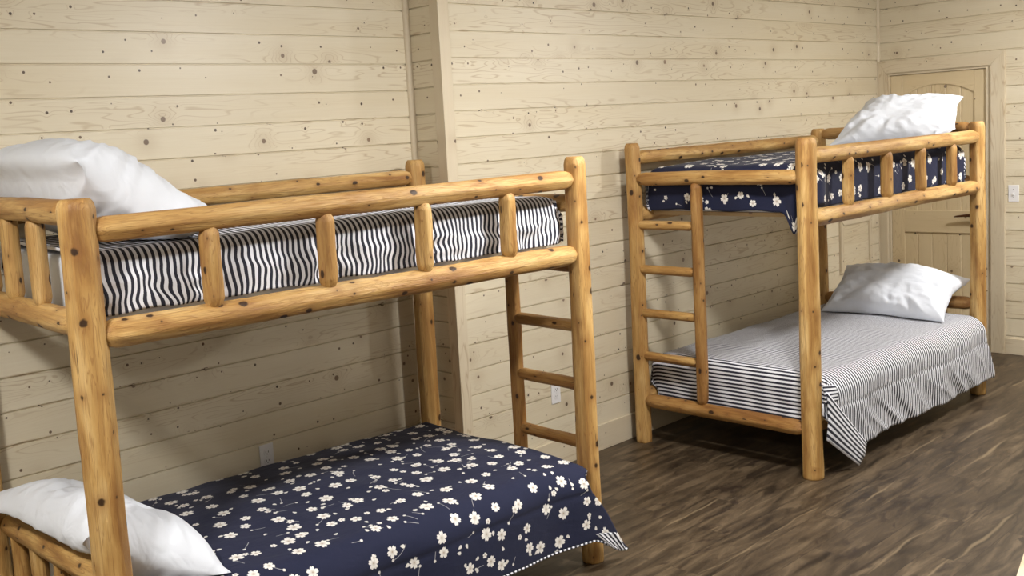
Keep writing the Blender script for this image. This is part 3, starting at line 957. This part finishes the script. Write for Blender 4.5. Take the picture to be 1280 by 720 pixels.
# ------------------------------------------------------------------ pillows
def pillow(bed, origin, X, Y, lx, ly, h, seed, label, under, under_z=0., corner=(0, 0, 0, 0), sag=.0, flat=.35, over=1.62, tip=None, skew=0.):
    """origin = centre (bed space); X long axis, Y short axis towards the top edge."""
    X = Vector(X).normalized(); Y = Vector(Y); Y = (Y - X * Y.dot(X)).normalized(); Z = X.cross(Y)
    up = 1 if Z.z > 0 else -1
    Z = Z * up
    nx, ny = 84, 60
    verts, faces = [], []
    def pt(s, t, sgn):
        ex = max(0., 1 - abs(s) ** 2.6); ey = max(0., 1 - abs(t) ** 2.4)
        th = (ex * ey) ** .52
        pin = 1 - .10 * (1 - t * t) * abs(s) ** 3 ; pin2 = 1 - .10 * (1 - s * s) * abs(t) ** 3
        x = s * lx / 2 * pin; y = t * ly / 2 * pin2
        # radiating creases from the seams
        ang = math.atan2(t, s)
        rad = max(abs(s), abs(t))
        cre = .017 * ridged(ang * 4.2 + seed, rad * 1.1, seed) * smooth01((rad - .25) / .5) * (th ** .5)
        cre += .016 * nz(s * 1.7 + seed, t * 1.7, seed + sgn) * th
        cre += .010 * ridged(s * 4 + t * 3, t * 3 - s, seed + 5) * th ** .5
        k = h * (1 - flat) if sgn > 0 else h * flat
        z = sgn * (k * th + cre * (1 if sgn > 0 else .5))
        c = 0.
        for (cs, ctt), amt in zip(((1, 1), (1, -1), (-1, -1), (-1, 1)), corner):
            c += amt * smooth01((s * cs - .25) / .75) * smooth01((t * ctt - .1) / .9)
        zz = z + c - sag * s * s
        if s < 0: x += skew * (t + 1) / 2 * -s
        tw = smooth01((s - .35) / .65) ** 2 * smooth01((-t - .25) / .75) ** 2
        if tip: x += tip[0] * tw; y += tip[1] * tw; zz += tip[2] * tw
        zz += .012 * nz(s * 2, t * 2, seed + 9)
        return X * x + Y * y + Z * zz
    idx = {}
    def vid(i, j, sgn):
        edge = i in (0, nx) or j in (0, ny)
        key = (i, j, 0 if edge else sgn)
        if key not in idx:
            idx[key] = len(verts)
            # denser rows towards the seams
            s = math.sin((i / nx - .5) * PI); t = math.sin((j / ny - .5) * PI)
            verts.append(pt(s, t, sgn))
        return idx[key]
    for sgn in (1, -1):
        for j in range(ny):
            for i in range(nx):
                f = [vid(i, j, sgn), vid(i + 1, j, sgn), vid(i + 1, j + 1, sgn), vid(i, j + 1, sgn)]
                faces.append(tuple(f if sgn * up > 0 else f[::-1]))
    # the cloth rests on the quilt and gives way to the logs
    O = Vector(origin)
    out = []
    for v in verts:
        p = v + O
        if p.y < .085 and p.z > 1.2:                 # inside the guard rail, or over it
            if p.z > over: p.z = max(p.z, ZG + .062 - .3 * max(0, -p.y - .01)); p.y = max(p.y, -.035)
            else: p.y = .085 + (p.y - .085) * .08
        for zr, rr in ((1.682, .062), (.58, .066)):   # behind or over the head rails
            hd = (p.x < .075) if X.y < 0 and Y.x < 0 else (p.x > L - .075)
            if hd and abs(p.z - zr) < .35 and (p.z > 1.2) == (zr > 1.2):
                sg = 1 if Y.x < 0 else -1
                ue = 0. if Y.x < 0 else L
                din = (p.x - ue) * sg
                if zr < 1 and p.z > zr + .02: p.z = max(p.z, zr + .066 - .30 * max(0, -din - .03))
                elif din < .068:
                    w = smooth01((zr + .20 - p.z) / .12)
                    p.x = ue + sg * (din * (1 - w) + (.068 + (din - .068) * .08) * w)
        for _ in range(2):
            p = push_caps(p, bed, .008)
        for dx, dy in ((0, 0), (.012, 0), (-.012, 0), (0, .012), (0, -.012)):
            hit = under.ray_cast(Vector((p.x + dx, p.y + dy, p.z + .6)), Vector((0, 0, -1)), .75)
            if hit[0] is not None and p.z < hit[0].z + .007 and hit[0].z < p.z + .35:
                p.z = hit[0].z + .007
        p.z = max(p.z, under_z)
        out.append(p - O)
    verts = out
    o = mesh_obj('pillow', verts, faces, M_PILLOW, None, smooth=True)
    o.matrix_world = bed.matrix_basis @ Matrix.Translation(Vector(origin))
    tag(o, label, 'pillow', 'white pillows')
    return o
from mathutils.bvhtree import BVHTree
quilts = []
for q in (qu1, qu2, q1, q2):
    quilts.append(BVHTree.FromPolygons([v.co for v in q.data.vertices], [tuple(p.vertices) for p in q.data.polygons]))
for o in (bed1, bed2):
    o.matrix_basis = Matrix.Translation(o.location) @ o.rotation_euler.to_matrix().to_4x4()

pillow(bed1, (.215, .54, 1.675), (.04, -1, -.015), (-.70, 0, .49), .96, .54, .265, 3.1,
       'white pillow on the nearer top bunk, leaning on the log headboard', quilts[0], 1.545, corner=(0, .03, 0, 0), over=1.70, tip=(.07, .05, .045))
pillow(bed1, (.150, .50, .560), (.05, -1, .05), (-.78, 0, .48), .95, .51, .23, 7.7,
       'white pillow on the nearer bottom bunk, behind the foreground log post', quilts[2], .435, corner=(0, 0, 0, -.04), flat=.42)
pillow(bed2, (1.765, .385, 1.735), (.26, -.66, -.03), (.47, 0, .22), .75, .55, .18, 12.4,
       'white pillow on the farther top bunk, in front of the door', quilts[1], 1.56, corner=(.035, 0, .0, 0), over=1.66, skew=.17)
pillow(bed2, (1.83, .45, .645), (.06, -1, -.02), (.72, 0, .46), .80, .48, .19, 17.9,
       'white pillow on the farther bottom bunk, partly in shadow', quilts[3], .48, corner=(-.05, .02, 0, 0))

# ------------------------------------------------------------------ corner of a pine bench at the frame edge
bn = empty('pine_bench', (2.26, -2.624, 0), math.atan2(-.222, -.975))
tag(bn, 'pale pine bench, only its corner showing at the lower right edge', 'bench')
box('bench_top', (0, 0, .42), (1.1, .34, .455), M_TRIMH, bn, .004)
for x in (.10, 1.0):
    for y in (.06, .28):
        box('leg', (x - .022, y - .022, 0), (x + .022, y + .022, .4195), M_TRIM, bn, .003)

# ------------------------------------------------------------------ light
def lamp(x, y, power, z=HC - .16, col=(1., .975, .94)):
    """opal flush-mount ceiling light: mostly downwards, some all round."""
    for kind, e in (('AREA', .62), ('POINT', .62)):
        l = bpy.data.lights.new('ceiling_light', kind)
        if kind == 'AREA': l.shape = 'DISK'; l.size = .32
        else: l.shadow_soft_size = .12
        l.energy = power * e; l.color = col
        o = bpy.data.objects.new('ceiling_light', l); o.location = (x, y, z)
        link(o)
for x, y, p in ((-1.3, -1.9, 84), (2.2, -2.1, 92), (5.5, -2.4, 82), (-1.3, -5.4, 16), (2.2, -5.4, 16), (5.5, -5.4, 16)):
    lamp(x, y, p)
wd = bpy.data.worlds.new('room_air'); SC.world = wd; wd.use_nodes = True
wd.node_tree.nodes['Background'].inputs[0].default_value = (.5, .55, .65, 1)
wd.node_tree.nodes['Background'].inputs[1].default_value = .05

# ------------------------------------------------------------------ camera
cam = bpy.data.cameras.new('camera'); co = bpy.data.objects.new('camera', cam); link(co)
def cam_axes(yaw, pitch, roll):
    cy, sy = math.cos(yaw), math.sin(yaw); cp, sp = math.cos(pitch), math.sin(pitch)
    f = Vector((sy * cp, cy * cp, sp)); r = Vector((cy, -sy, 0)); u = r.cross(f)
    cr, sr_ = math.cos(roll), math.sin(roll)
    return cr * r + sr_ * u, -sr_ * r + cr * u, f
r, u, f = cam_axes(0.7031 + .0527, -.1184, -.0596)
co.matrix_world = Matrix(((r.x, u.x, -f.x, -1.246), (r.y, u.y, -f.y, -3.804), (r.z, u.z, -f.z, 1.8426), (0, 0, 0, 1)))
cam.sensor_fit = 'HORIZONTAL'; cam.sensor_width = 36.
cam.lens = 36. * 1321.18 / 1280
cam.shift_x = 49.93 / 1280; cam.shift_y = -38.14 / 1280
cam.clip_start = .05; cam.clip_end = 60
SC.camera = co
SC.view_settings.view_transform = 'Standard'
SC.view_settings.look = 'None'
SC.view_settings.gamma = 1
SC.view_settings.use_curve_mapping = False
SC.view_settings.exposure = 0.0
